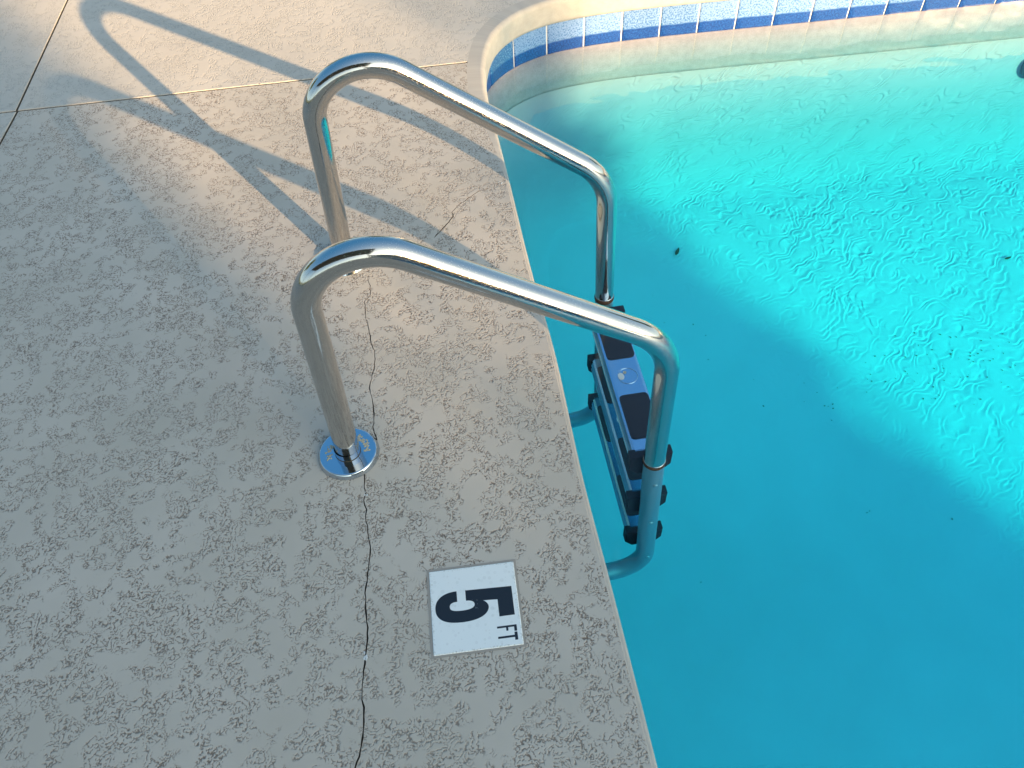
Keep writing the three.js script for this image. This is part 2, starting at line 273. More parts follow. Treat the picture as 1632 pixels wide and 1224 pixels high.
{
  const c = (i, j) => copeIn.slice(i, j + 1).map((p) => [p[0], p[1], 0]);
  const near = c(0, iJoint - 1), j0 = near[near.length - 1];
  const s = [];
  s.push(slab([...near, [j0[0], zJ(j0[0]) + G, 1], [jx(-2.24) + G, zJ(jx(-2.24)) + G, 1], [jx(5.6) + G, 5.6, 0], [copeIn[0][0], 5.6, 0]].filter((p, i, a) => i === 0 || Math.hypot(p[0] - a[i - 1][0], p[1] - a[i - 1][1]) > 1e-3),
    [crackHole(CRACK, 0.0014, 0.0040, 5), crackHole(CRACK2, 0.0026, 0.0011, 6)]));
  const mid = c(iJoint, iFar), m0 = mid[0], m1 = mid[mid.length - 1];
  s.push(slab([[jx(-2.3) + G, zJ(jx(-2.3)) - G, 1], [m0[0], zJ(m0[0]) - G, 0], ...mid.slice(m0[1] > zJ(m0[0]) - G - 0.002 ? 1 : 0, -1), [m1[0], m1[1], 1], [m1[0] + 0.16, -9, 0], [jx(-9) + G, -9, 1]].filter((p, i, a) => i === 0 || Math.hypot(p[0] - a[i - 1][0], p[1] - a[i - 1][1]) > 1e-4)));
  const far = c(iFar, iRight), f1 = far[far.length - 1];
  s.push(slab([[m1[0] + 2 * G, far[0][1], 0], ...far.slice(1), [f1[0], f1[1], 0], [12, f1[1], 0], [12, -9, 0], [m1[0] + 0.16 + 2 * G, -9, 1]].filter((p, i, a) => i === 0 || Math.hypot(p[0] - a[i - 1][0], p[1] - a[i - 1][1]) > 1e-4)));
  const rt = c(iRight, iBack), r1 = rt[rt.length - 1];
  s.push(slab([...rt, [r1[0], 14, 0], [12, 14, 0], [12, rt[0][1] + 2 * G, 1], [rt[0][0], rt[0][1] + 2 * G, 0]]));
  const bk = c(iBack, EDGE.length - 1), b1 = bk[bk.length - 1];
  s.push(slab([...bk, [copeIn[0][0], 5.6 + 2 * G, 1], [jx(5.6) + G, 5.6 + 2 * G, 0], [jx(5.6) + G, 14, 0], [r1[0] - 2 * G, 14, 1]]));
  s.push(slab([[-7, zJ(-7) + G, 1], [jx(-2.24) - G, zJ(jx(-2.24)) + G, 1], [jx(14) - G, 14, 0], [-7, 14, 0]]));
  s.push(slab([[-7, zJ(-7) - G, 0], [-7, -9, 0], [jx(-9) - G, -9, 1], [jx(-2.3) - G, zJ(jx(-2.3)) - G, 1]]));
  s.forEach(([g, sides], i) => { const m = part(i ? `slab_${String(i).padStart(3, '0')}` : 'slab', g, i ? M.deckFar : M.deck, deck); part('joint_side', sides, M.joint, m); });
  { // pale mineral crust along the crack
    const r = rng(31), bits = []; for (const [x, z, n] of [[-0.296, -0.802, 4], [-0.277, -0.487, 8], [0.006, -1.733, 5]]) for (let k = 0; k < n; k++) { const b = new THREE.IcosahedronGeometry(0.0009 + 0.0011 * r(), 1); b.scale(1, 0.3, 1.3); b.translate(x + (r() - 0.5) * 0.009, 0.0002, z + (r() - 0.5) * 0.016); bits.push(b); }
    const m = part('mineral_crust', mergeGeometries(bits), new THREE.MeshStandardMaterial({ color: new THREE.Color().setRGB(0.55, 0.58, 0.58), roughness: 1 }), deck); m.userData.kind = 'stuff';
  }
  // dark base seen through the joints and cracks
  part('base', sheet([[-7, -9], [12, -9], [12, 14], [-7, 14]], -0.101, [offsetEdge(0.045)]), M.soil, deck);
  const noseOf = ({ R, W }) => { const prof = [[W, 0], [mix(W, R, 0.5), -0.0006]];
  for (let k = 0; k <= 10; k++) { const a = k / 10 * Math.PI / 2; prof.push([R - R * Math.sin(a), -0.0014 - R + R * Math.cos(a)]); }
  prof.push([0, -0.074]); for (let k = 1; k <= 5; k++) { const a = k / 5 * Math.PI / 2; prof.push([0.016 - 0.016 * Math.cos(a), -0.074 - 0.016 * Math.sin(a)]); }
  prof.push([0.05, -0.091]); return prof; };
  part('coping', sweep(noseOf), M.coping, deck);
}

// ---------------------------------------------------------------- pool shell
const shell = setting('pool_shell', 'pool walls and floor, tiled at the waterline, pale band below, turquoise plaster beneath', 'pool');
const TO = 0.038; // tile face set back under the coping
part('grout_bed', sweep([[TO + 0.004, -0.083], [TO + 0.004, -0.2155]]), M.grout, shell);
part('plaster_band', sweep([[TO + 0.012, -0.2155], [TO + 0.001, -0.216], [TO - 0.002, -0.222], [TO - 0.004, -0.352], [TO - 0.006, -0.362], [TO + 0.012, -0.368]]), M.band, shell);
{
  const Rof = (e) => mix(0.20, 0.06, e.x < 1.2 ? smooth(-2.3, -1.7, e.z) : 0);
  const profOf = (e) => {
    const R = Rof(e), B = floorAt(e.x - e.nx * R, e.z - e.nz * R) + 0.0008, T = B + R, q = [[TO + 0.010, -0.36], [TO - 0.006, mix(-0.36, T, 0.4)], [TO - 0.02, mix(-0.36, T, 0.75)]];
    for (let k = 0; k <= 16; k++) { const a = k / 16 * Math.PI / 2; q.push([TO - 0.03 - R * (1 - Math.cos(a)), B + R - R * Math.sin(a)]); }
    return q;
  };
  const wg = sweep(profOf), p = wg.attributes.position, col = [];
  for (let i = 0; i < p.count; i++) { const k = i % 20 - 3, sn = k <= 0 ? 1 : Math.cos(k / 16 * Math.PI / 2), t = Math.pow(1 - sn, 1.2); col.push(mix(0.36, 0.38, t), mix(0.32, 0.59, t), mix(0.38, 0.65, t)); } // painted paler towards the floor to even out the sunlight
  const wu = wg.attributes.uv; for (let i = 0; i < p.count; i++) wu.setXY(i, 0.774 * p.getX(i) - 0.632 * p.getZ(i), 0.632 * p.getX(i) + 0.774 * p.getZ(i) - 1.2 * p.getY(i));
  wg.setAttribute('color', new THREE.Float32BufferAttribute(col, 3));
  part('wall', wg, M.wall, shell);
  const fg = new THREE.PlaneGeometry(9, 10, 150, 168).rotateX(-Math.PI / 2).translate(3.6, 0, 1.7), fp = fg.attributes.position, fu = fg.attributes.uv;
  for (let i = 0; i < fp.count; i++) { const x = fp.getX(i), z = fp.getZ(i); fp.setY(i, floorAt(x, z)); fu.setXY(i, 0.774 * x - 0.632 * z, 0.632 * x + 0.774 * z); }
  fg.computeVertexNormals();
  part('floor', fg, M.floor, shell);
}
{ // waterline tiles along the curved and the far side
  const tw = 0.1385, pitch = 0.1425, r = rng(77);
  let s0 = EDGE[iOf((e) => e.z < -2.0)].s, i = 0, k = 0;
  const at = (s) => { while (i < EDGE.length - 2 && EDGE[i + 1].s < s) i++; while (i > 0 && EDGE[i].s > s) i--; const a = EDGE[i], b = EDGE[i + 1], t = (s - a.s) / (b.s - a.s); const nx = mix(a.nx, b.nx, t), nz = mix(a.nz, b.nz, t), l = Math.hypot(nx, nz); return [mix(a.x, b.x, t), mix(a.z, b.z, t), nx / l, nz / l]; };
  // step along the tile face, not the coping edge
  const face = (s, o) => { const [x, z, nx, nz] = at(s); return [x + nx * o, z + nz * o]; };
  let s = s0; s -= 0.0; const lines = [];
  while (lines.length < 32 && s < EDGE[iOf((e) => e.x > 3.6 && e.z < 0)].s) {
    let p = face(s, TO), q = s; while (Math.hypot(face(q, TO)[0] - p[0], face(q, TO)[1] - p[1]) < tw) q += 0.001;
    lines.push([s, q]); s = q + (pitch - tw);
  }
  for (const [a, b] of lines) {
    const y0 = -0.2165, y1 = -0.0905, seg = 5, th = 0.0045, bev = 0.0022, pos = [], uv = [], idx = [];
    const rows = [[0, y0, -th], [0, y0, -th], [0, y0 + bev, 0], [0, y1 - bev, 0], [0, y1, -th]]; // outline in height
    const rowY = [y0, y0 + bev, y1 - bev, y1], rowO = [th, 0, 0, th];
    const cols = [0, bev / tw, ...Array.from({ length: seg - 1 }, (_, q) => (q + 1) / seg), 1 - bev / tw, 1];
    cols.forEach((t, ci) => { const edge = ci === 0 || ci === cols.length - 1; rowY.forEach((y, ri) => { const o = Math.max(edge ? th : 0, rowO[ri]); const [x, z] = face(mix(a, b, t), TO + o); pos.push(x, y, z); uv.push(t, (y - y0) / (y1 - y0)); }); });
    for (let ci = 0; ci < cols.length - 1; ci++) for (let ri = 0; ri < 3; ri++) { const v = ci * 4 + ri; idx.push(v, v + 4, v + 1, v + 1, v + 4, v + 5); }
    const g = new THREE.BufferGeometry(); g.setAttribute('position', new THREE.Float32BufferAttribute(pos, 3)); g.setAttribute('uv', new THREE.Float32BufferAttribute(uv, 2)); g.setIndex(idx); g.computeVertexNormals();
    part(k ? `tile_${String(k).padStart(3, '0')}` : 'tile', g, M.tiles[(k < 5 ? 0 : 3) + Math.floor(r() * 3)], shell); k++;  // first tiles deeper blue for the shaded curve, the rest paler as sunlit
  }
}

// ---------------------------------------------------------------- water
const water = setting('pool_water', 'clear turquoise pool water, calm near the ladder', 'water');
{
  const body = new THREE.MeshPhysicalMaterial({ color: 0xffffff, transparent: true, opacity: 0.01, transmission: 1, roughness: 0, ior: 1.33, thickness: 1, attenuationColor: new THREE.Color().setRGB(Math.exp(-1.2), Math.exp(-0.10), Math.exp(-0.04)), attenuationDistance: 1 });
  const o = offsetEdge(0.075).filter((_, i) => i % 2 === 0);
  const g = mergeGeometries([flat(sheet(o, WATER - 0.004)), flat(sheet(o, FLOOR - 0.1)), wallsDown(o, WATER - 0.004, FLOOR - 0.1)].map((q) => { q.computeVertexNormals(); return q; }));
  // bottom must face down
  part('water_body', g, body, water);
  const w1 = perlin(61, 10), w2 = perlin(62, 24), w3 = perlin(63, 5);
  const bump = texture(512, 512, (x, y, q) => { const X = x + 0.03 * w3(x * 5, y * 5); q[0] = q[1] = q[2] = 0.5 + 0.3 * w1(X * 10, y * 10) + 0.16 * w2(X * 24, y * 24); }, false, 1 / 1.7);
  const surf = new THREE.MeshPhysicalMaterial({ color: 0xffffff, transmission: 1, thickness: 0, roughness: 0, ior: 1.33, bumpMap: bump, bumpScale: 0.004 });
  part('water_surface', sheet(offsetEdge(TO + 0.002), WATER), surf, water);
}

// ---------------------------------------------------------------- ladder
const AL = -0.0987, U = V(Math.cos(AL), 0, Math.sin(AL)), A = V(Math.sin(AL), 0, -Math.cos(AL)), BASE = V(-0.3342, 0, -0.8957), SP = 0.5282;
const ladder = thing('pool_ladder', 'stainless steel pool ladder with two looped handrails and three black padded treads', 'ladder');
ladder.position.copy(BASE);
ladder.quaternion.setFromRotationMatrix(new THREE.Matrix4().makeBasis(U, V(0, 1, 0), A.clone().negate())); // local x = towards the water, -z = along the pool edge
const TR = 0.0242;
function bent(pts) { // polyline with rounded corners: [u, v, radius]
  const path = [];
  pts.forEach(([u, v, r], i) => {
    if (!r) { path.push([u, v]); return; }
    const [a, c] = [pts[i - 1], pts[i + 1]], la = Math.hypot(a[0] - u, a[1] - v), lc = Math.hypot(c[0] - u, c[1] - v);
    const da = [(a[0] - u) / la, (a[1] - v) / la], dc = [(c[0] - u) / lc, (c[1] - v) / lc], ang = Math.acos(da[0] * dc[0] + da[1] * dc[1]), t = r / Math.tan(ang / 2);
    const bis = [da[0] + dc[0], da[1] + dc[1]], lb = Math.hypot(...bis), dist = r / Math.sin(ang / 2), cx = u + bis[0] / lb * dist, cy = v + bis[1] / lb * dist;
    const p0 = [u + da[0] * t, v + da[1] * t], p1 = [u + dc[0] * t, v + dc[1] * t], a0 = Math.atan2(p0[1] - cy, p0[0] - cx); let a1 = Math.atan2(p1[1] - cy, p1[0] - cx);
    while (a1 - a0 > Math.PI) a1 -= 2 * Math.PI; while (a1 - a0 < -Math.PI) a1 += 2 * Math.PI;
    const n = 22; for (let k = 0; k <= n; k++) { const q = mix(a0, a1, k / n); path.push([cx + r * Math.cos(q), cy + r * Math.sin(q)]); }
  });
  const out = []; // even steps
  path.forEach((p, i) => { if (!i) { out.push(p); return; } const q = path[i - 1], l = Math.hypot(p[0] - q[0], p[1] - q[1]), n = Math.max(1, Math.ceil(l / 0.012)); for (let k = 1; k <= n; k++) out.push([mix(q[0], p[0], k / n), mix(q[1], p[1], k / n)]); });
  return out;
}
function tube(path, rad, zz, rs = 40) { // in the plane at local z, uv: u along in tube lengths, v round
  const n = path.length, pos = [], nor = [], uv = [], idx = []; let s = 0;
  for (let i = 0; i < n; i++) {
    const a = path[Math.max(0, i - 1)], b = path[Math.min(n - 1, i + 1)], l = Math.hypot(b[0] - a[0], b[1] - a[1]), tx = (b[0] - a[0]) / l, ty = (b[1] - a[1]) / l;
    const z = typeof zz === 'number' ? zz : zz(path[i][0], path[i][1]);
    if (i) s += Math.hypot(path[i][0] - path[i - 1][0], path[i][1] - path[i - 1][1]);
    for (let k = 0; k <= rs; k++) { const q = k / rs * 2 * Math.PI, c = Math.cos(q), w = Math.sin(q); nor.push(-ty * c, tx * c, w); pos.push(path[i][0] - ty * c * rad, path[i][1] + tx * c * rad, z + w * rad); uv.push(s / 1.0, k / rs); }
  }
  for (let i = 0; i < n - 1; i++) for (let k = 0; k < rs; k++) { const a = i * (rs + 1) + k, b = a + rs + 1; idx.push(a, a + 1, b, b, a + 1, b + 1); }
  const g = new THREE.BufferGeometry(); g.setAttribute('position', new THREE.Float32BufferAttribute(pos, 3)); g.setAttribute('normal', new THREE.Float32BufferAttribute(nor, 3)); g.setAttribute('uv', new THREE.Float32BufferAttribute(uv, 2)); g.setIndex(idx); return g;
}
const RAILS = [
  { z: 0, top: [[0, 0.02], [0.024, 0.606, 0.112], [0.636, 0.200, 0.16], [0.645, -0.203]], low: [[0.645, -0.203], [0.668, -0.735, 0.09], [0.40, -0.775]] },
  { z: -SP, top: [[0.004, 0.02], [0.041, 0.624, 0.118], [0.640, 0.181, 0.16], [0.651, -0.206]], low: [[0.651, -0.206], [0.668, -0.735, 0.09], [0.40, -0.775]] },
];
RAILS.forEach((r, q) => {
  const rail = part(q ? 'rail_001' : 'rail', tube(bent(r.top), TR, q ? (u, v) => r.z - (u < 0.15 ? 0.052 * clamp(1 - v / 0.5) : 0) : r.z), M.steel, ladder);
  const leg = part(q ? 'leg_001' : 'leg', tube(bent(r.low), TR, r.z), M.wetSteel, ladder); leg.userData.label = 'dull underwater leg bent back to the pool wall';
  const [ru, rv] = r.top[3];
  const ring = part('rust_ring', new THREE.TorusGeometry(TR - 0.0014, 0.0036, 10, 40), M.rust, rail); ring.rotation.x = Math.PI / 2; ring.position.set(ru, rv, r.z); ring.scale.set(1, 1, q ? 2.4 : 1.7);
  const ring2 = part('rust_ring', new THREE.TorusGeometry(TR - 0.001, 0.0018, 8, 40), M.plate, rail); ring2.name = 'joint_ring'; ring2.rotation.x = Math.PI / 2; ring2.position.set(ru, rv + 0.007, r.z);
  // floor flange: flat disc with rolled rim, and the split collar inside it
  const R = 0.0585, prof = [[0.0255, 0.0100], [0.050, 0.0105], [0.0535, 0.0110], [0.0555, 0.0108], [0.0572, 0.0095], [R, 0.006], [R + 0.003, 0.0005], [R + 0.003, 0]].map(([a, b]) => new THREE.Vector2(a, b));
  const esc = part(q ? 'flange_001' : 'flange', new THREE.LatheGeometry(prof.reverse(), 72), M.plate, ladder); esc.position.set(r.top[0][0] - 0.001, 0.0005, r.z - (q ? 0.052 : 0));
  const col = part('collar', new THREE.CylinderGeometry(0.0252, 0.0252, 0.026, 48, 1, true), M.plate, esc); col.position.y = 0.014;
  const slit = part('collar_slit', new RoundedBoxGeometry(0.0022, 0.026, 0.0012, 2, 0.0005), M.dirt, col); slit.position.set(0.006, 0, 0.0247); slit.rotation.y = 0.24;
  const seam = part('collar_seam', new THREE.TorusGeometry(0.0252, 0.0008, 6, 48), M.dirt, esc); seam.rotation.x = Math.PI / 2; seam.position.y = 0.0105;
  // lime crust patches on the flange
  const rr = rng(90 + q), bits = [];
  for (let k = 0; k < 60; k++) { const a = (k < 40 ? -0.2 + rr() * 1.2 : 2.6 + rr() * 0.9), d = 0.031 + rr() * 0.013; const b = new THREE.IcosahedronGeometry(0.0012 + rr() * 0.0022, 0); b.rotateX(rr() * 6); b.rotateZ(rr() * 6); b.scale(1, 0.22, 1); b.translate(d * Math.cos(a), 0.0104, -d * Math.sin(a)); bits.push(b); }
  const crust = part('lime_crust', mergeGeometries(bits), M.lime ?? (M.lime = new THREE.MeshStandardMaterial({ color: new THREE.Color().setRGB(0.36, 0.34, 0.25), roughness: 1 })), esc); crust.userData.kind = 'stuff';
  for (const v of [-0.275, -0.455, -0.645]) { const bolt = part('bolt', new THREE.SphereGeometry(0.0062, 14, 10), M.wetSteel, leg); bolt.scale.set(1, 1, 0.55); bolt.position.set(r.low[0][0] + (v + 0.2) * -0.043, v, r.z + (q ? -TR : TR)); }
});
function tread() {
  const g = new THREE.Group(), L = SP - 0.086, W = 0.086, H = 0.042;
  // hollow folded plate: flat top, rounded shoulders, ribbed skirts
  const sh = new THREE.Shape(); const pts = [[-W / 2, -H], [-W / 2 - 0.0015, -H * 0.72], [-W / 2 + 0.001, -H * 0.66], [-W / 2 + 0.001, -H * 0.42], [-W / 2 - 0.0015, -H * 0.36], [-W / 2, -0.008], [-W / 2 + 0.003, -0.002], [-W / 2 + 0.009, 0], [W / 2 - 0.009, 0], [W / 2 - 0.003, -0.002], [W / 2, -0.008], [W / 2 + 0.0015, -H * 0.36], [W / 2 - 0.001, -H * 0.42], [W / 2 - 0.001, -H * 0.66], [W / 2 + 0.0015, -H * 0.72], [W / 2, -H]];
  pts.forEach(([a, b], i) => (i ? sh.lineTo(a, b) : sh.moveTo(a, b)));
  const ex = new THREE.ExtrudeGeometry(sh, { depth: L, bevelEnabled: false }); ex.translate(0, 0, -L / 2);
  part('plate', ex, M.treadSteel, g);
  const rr = (w, l, r) => { const s = new THREE.Shape(), x = -w / 2, y = -l / 2; s.moveTo(x + r, y); s.lineTo(x + w - r, y); s.quadraticCurveTo(x + w, y, x + w, y + r); s.lineTo(x + w, y + l - r); s.quadraticCurveTo(x + w, y + l, x + w - r, y + l); s.lineTo(x + r, y + l); s.quadraticCurveTo(x, y + l, x, y + l - r); s.lineTo(x, y + r); s.quadraticCurveTo(x, y, x + r, y); return s; };
  for (const s of [-1, 1]) {
    const pad = part('grip_pad', new THREE.ExtrudeGeometry(rr(W - 0.016, 0.128, 0.012), { depth: 0.0018, bevelEnabled: true, bevelSize: 0.0008, bevelThickness: 0.0008, bevelSegments: 2 }), M.rubber, g);
    pad.rotation.x = -Math.PI / 2; pad.position.set(0.001, 0.0005, s * 0.123);
    const cs = new THREE.Shape(); const cw = W + 0.008; // end cap, its lower corners cut
    [[-cw / 2, 0.001], [cw / 2, 0.001], [cw / 2, -0.040], [cw / 2 - 0.018, -0.062], [-cw / 2 + 0.018, -0.062], [-cw / 2, -0.040]].forEach(([a, b], i) => (i ? cs.lineTo(a, b) : cs.moveTo(a, b)));
    const cap = part('end_cap', new THREE.ExtrudeGeometry(cs, { depth: 0.020, bevelEnabled: true, bevelSize: 0.003, bevelThickness: 0.003, bevelSegments: 3 }), M.rubber, g);
    cap.position.set(0, -0.004, s > 0 ? L / 2 - 0.004 : -L / 2 + 0.004 - 0.020);
  }
  const ring = part('emblem_ring', new THREE.TorusGeometry(0.0245, 0.0009, 8, 48), M.treadSteel, g); ring.rotation.x = Math.PI / 2; ring.position.set(0.003, 0.0006, 0);
  const disc = part('emblem_patch', new THREE.CylinderGeometry(0.0085, 0.0085, 0.0008, 24), new THREE.MeshStandardMaterial({ color: new THREE.Color().setRGB(0.5, 0.55, 0.55), roughness: 0.7 }), g); disc.position.set(-0.0135, 0.0005, -0.001); disc.scale.set(0.9, 1, 1.3);
  const dot = part('emblem_dot', new THREE.CylinderGeometry(0.0042, 0.0042, 0.001, 16), M.lime, g); dot.position.set(-0.002, 0.0006, -0.012);
  return g;
}
{
  const t0 = tread();
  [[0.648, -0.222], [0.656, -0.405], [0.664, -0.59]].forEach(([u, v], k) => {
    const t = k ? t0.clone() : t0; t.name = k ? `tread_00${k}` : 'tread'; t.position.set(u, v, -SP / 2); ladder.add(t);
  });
}

// ---------------------------------------------------------------- depth marker tile
{
  const S = 0.1524, N = 768, cv = document.createElement('canvas'); cv.width = cv.height = N; const c = cv.getContext('2d');
  c.fillStyle = '#dde2e0'; c.fillRect(0, 0, N, N);
  const r = rng(8); for (let i = 0; i < 160; i++) { c.fillStyle = `rgba(90,95,90,${0.02 + 0.05 * r()})`; c.beginPath(); c.arc(r() * N, r() * N, 2 + r() * 16, 0, 7); c.fill(); }
  for (let k = 0; k < 4; k++) for (let i = 0; i < 90; i++) { const t = r() * N, d = r() * r() * 26; c.fillStyle = `rgba(96,88,70,${0.05 + 0.10 * r()})`; c.beginPath(); c.arc(k < 2 ? t : k === 2 ? d : N - d, k === 0 ? d : k === 1 ? N - d : t, 2 + 6 * r(), 0, 7); c.fill(); }
  for (let i = 0; i < 40; i++) { c.fillStyle = 'rgba(60,60,50,0.25)'; c.beginPath(); c.arc(r() * N, r() * N, 0.8 + r() * 1.6, 0, 7); c.fill(); }
  const P = (x, y) => [x * N, (1 - y) * N]; c.fillStyle = '#15161c';
  const poly = (l) => { c.beginPath(); l.forEach((p, i) => (i ? c.lineTo(...P(...p)) : c.moveTo(...P(...p)))); c.closePath(); c.fill(); };
  c.beginPath(); c.moveTo(...P(0.305, 0.94)); c.lineTo(...P(0.65, 0.94)); c.lineTo(...P(0.65, 0.765)); c.lineTo(...P(0.445, 0.765)); c.lineTo(...P(0.435, 0.60));
  c.bezierCurveTo(...P(0.46, 0.645), ...P(0.50, 0.665), ...P(0.535, 0.655)); c.bezierCurveTo(...P(0.625, 0.63), ...P(0.665, 0.50), ...P(0.662, 0.345));
  c.bezierCurveTo(...P(0.66, 0.15), ...P(0.60, 0.05), ...P(0.475, 0.05)); c.bezierCurveTo(...P(0.36, 0.05), ...P(0.285, 0.135), ...P(0.285, 0.305)); c.lineTo(...P(0.413, 0.305));
  c.bezierCurveTo(...P(0.413, 0.245), ...P(0.43, 0.215), ...P(0.467, 0.215)); c.bezierCurveTo(...P(0.515, 0.215), ...P(0.525, 0.27), ...P(0.525, 0.36)); c.bezierCurveTo(...P(0.525, 0.45), ...P(0.505, 0.50), ...P(0.467, 0.50)); c.bezierCurveTo(...P(0.43, 0.50), ...P(0.415, 0.46), ...P(0.413, 0.405)); c.lineTo(...P(0.288, 0.405)); c.closePath(); c.fill();
  const y0 = 0.725, y1 = 0.945;
  poly([[0.765, y0], [0.787, y0], [0.787, 0.825], [0.825, 0.825], [0.825, 0.848], [0.787, 0.848], [0.787, 0.915], [0.838, 0.915], [0.838, y1], [0.765, y1]]);
  poly([[0.848, y1], [0.94, y1], [0.94, 0.912], [0.906, 0.912], [0.906, y0], [0.882, y0], [0.882, 0.912], [0.848, 0.912]]);
  c.fillStyle = 'rgba(190,200,200,0.8)'; for (let i = 0; i < 26; i++) { c.beginPath(); c.arc((0.40 + 0.13 * r()) * N, (1 - 0.44 - 0.10 * r()) * N, 0.6 + 2.0 * r(), 0, 7); c.fill(); }
  const tx = new THREE.CanvasTexture(cv); tx.colorSpace = THREE.SRGBColorSpace;
  const top = new THREE.MeshPhysicalMaterial({ map: tx, roughness: 0.35, clearcoat: 0.2, clearcoatRoughness: 0.3 });
  const m = thing('depth_marker', 'square white tile marked 5 FT set in the deck near the pool edge', 'depth marker');
  m.position.set(-0.091, 0, -0.5572); m.rotation.y = 0.0626;
  const b = new RoundedBoxGeometry(S, 0.012, S, 3, 0.0016), p = b.attributes.position, uv = b.attributes.uv;
  for (let i = 0; i < p.count; i++) uv.setXY(i, 0.5 + p.getZ(i) / S, 0.5 + p.getX(i) / S); // reads with its top towards the pool
  const tile = part('tile', b, top, m); tile.position.y = -0.0042;
  const fr = new THREE.Shape(); const o = S / 2 + 0.0042, n = S / 2 - 0.001; fr.moveTo(-o, -o); fr.lineTo(o, -o); fr.lineTo(o, o); fr.lineTo(-o, o); fr.closePath();
  const h = new THREE.Path(); h.moveTo(-n, -n); h.lineTo(-n, n); h.lineTo(n, n); h.lineTo(n, -n); h.closePath(); fr.holes.push(h);
  const bed = part('grout_line', new THREE.ShapeGeometry(fr), new THREE.MeshStandardMaterial({ color: new THREE.Color().setRGB(0.31, 0.285, 0.25), roughness: 1 }), m); bed.rotation.x = -Math.PI / 2; bed.position.y = 0.0006;
}

// ---------------------------------------------------------------- wall return fitting, far right
{
  const f = thing('return_fitting', 'round grey return fitting in the far pool wall under water', 'pool fitting');
  const e = EDGE[iOf((q) => q.x > 2.19 && q.z < 0)]; f.position.set(e.x + e.nx * 0.012, -0.487, e.z + e.nz * 0.012); f.rotation.y = Math.atan2(-e.nx, -e.nz);
  const body = part('flange', new THREE.LatheGeometry([[0, 0.004], [0.026, 0.004], [0.034, 0.010], [0.043, 0.010], [0.047, 0.005], [0.047, -0.02]].map(([a, b]) => new THREE.Vector2(a, b)), 40), new THREE.MeshStandardMaterial({ color: new THREE.Color().setRGB(0.05, 0.10, 0.13), roughness: 0.5 }), f); body.rotation.x = Math.PI / 2;
  const eye = part('eyeball', new THREE.SphereGeometry(0.022, 24, 16), new THREE.MeshStandardMaterial({ color: new THREE.Color().setRGB(0.08, 0.25, 0.28), roughness: 0.5 }), f); eye.position.z = 0.002; eye.scale.z = 0.6;
}
// ---------------------------------------------------------------- debris
function leafGeo(l, w, seed) { const r = rng(seed), s = new THREE.Shape(); s.moveTo(-l / 2, 0); s.quadraticCurveTo(-l * 0.1, w * (0.8 + 0.4 * r()), l / 2, 0.1 * w); s.quadraticCurveTo(0, -w * (0.7 + 0.4 * r()), -l / 2, 0); const g = new THREE.ExtrudeGeometry(s, { depth: 0.0006, bevelEnabled: false }); g.rotateX(-Math.PI / 2); const p = g.attributes.position; for (let i = 0; i < p.count; i++) p.setY(i, p.getY(i) + 6 * p.getX(i) ** 2); g.computeVertexNormals(); return g; }
M.leaf = new THREE.MeshStandardMaterial({ color: new THREE.Color().setRGB(0.05, 0.05, 0.02), roughness: 0.9 });
for (const [x, y, z, l, a, label] of [
  [0.70, floorAt(0, -2.36) + 0.006, -2.36, 0.05, 1.1, 'small dark leaf lying under water behind the ladder'],
  [1.98, floorAt(0, -2.22) + 0.006, -2.22, 0.035, 0.3, 'small brown leaf on the sunlit pool floor at the right'],
  [0.62, 0.002, -2.86, 0.04, 0.5, 'dry brown leaf at the deck joint above the far tiles'],
  [0.70, 0.002, -2.875, 0.05, 0.2, 'larger curled dead leaf at the edge of the far coping']]) {
  const o = thing('leaf', label, 'leaf'); o.position.set(x, y, z); o.rotation.y = a; part('blade', leafGeo(l, l * 0.28, Math.round(x * 100)), M.leaf, o);
}
{
  const r = rng(404), flake = new THREE.IcosahedronGeometry(0.0028, 0); flake.scale(1.3, 0.25, 0.8);
  const spots = []; const g = () => (r() + r() + r() - 1.5) * 0.8;
  for (const [x, z, sx, sz, n] of [[1.50, -1.80, 0.20, 0.09, 40], [1.74, -1.80, 0.14, 0.10, 45], [1.22, -1.72, 0.22, 0.05, 16], [0.6, -2.0, 0.08, 0.14, 8], [1.0, -1.5, 0.5, 0.4, 8]]) for (let i = 0; i < n; i++) spots.push([x + g() * sx * 2, z + g() * sz * 2, 0.35 + r() * 0.9]);
  const im = new THREE.InstancedMesh(flake, new THREE.MeshStandardMaterial({ color: new THREE.Color().setRGB(0.10, 0.16, 0.10), roughness: 1 }), spots.length), q = new THREE.Matrix4();
  spots.forEach(([x, z, s], i) => im.setMatrixAt(i, q.makeRotationY(i * 1.7).scale(V(s, s, s)).setPosition(x, floorAt(x, z) + 0.002, z)));
  im.name = 'debris'; im.userData = { label: 'dark specks of debris scattered over the pool floor', category: 'debris', kind: 'stuff' }; im.castShadow = im.receiveShadow = true; scene.add(im);
}

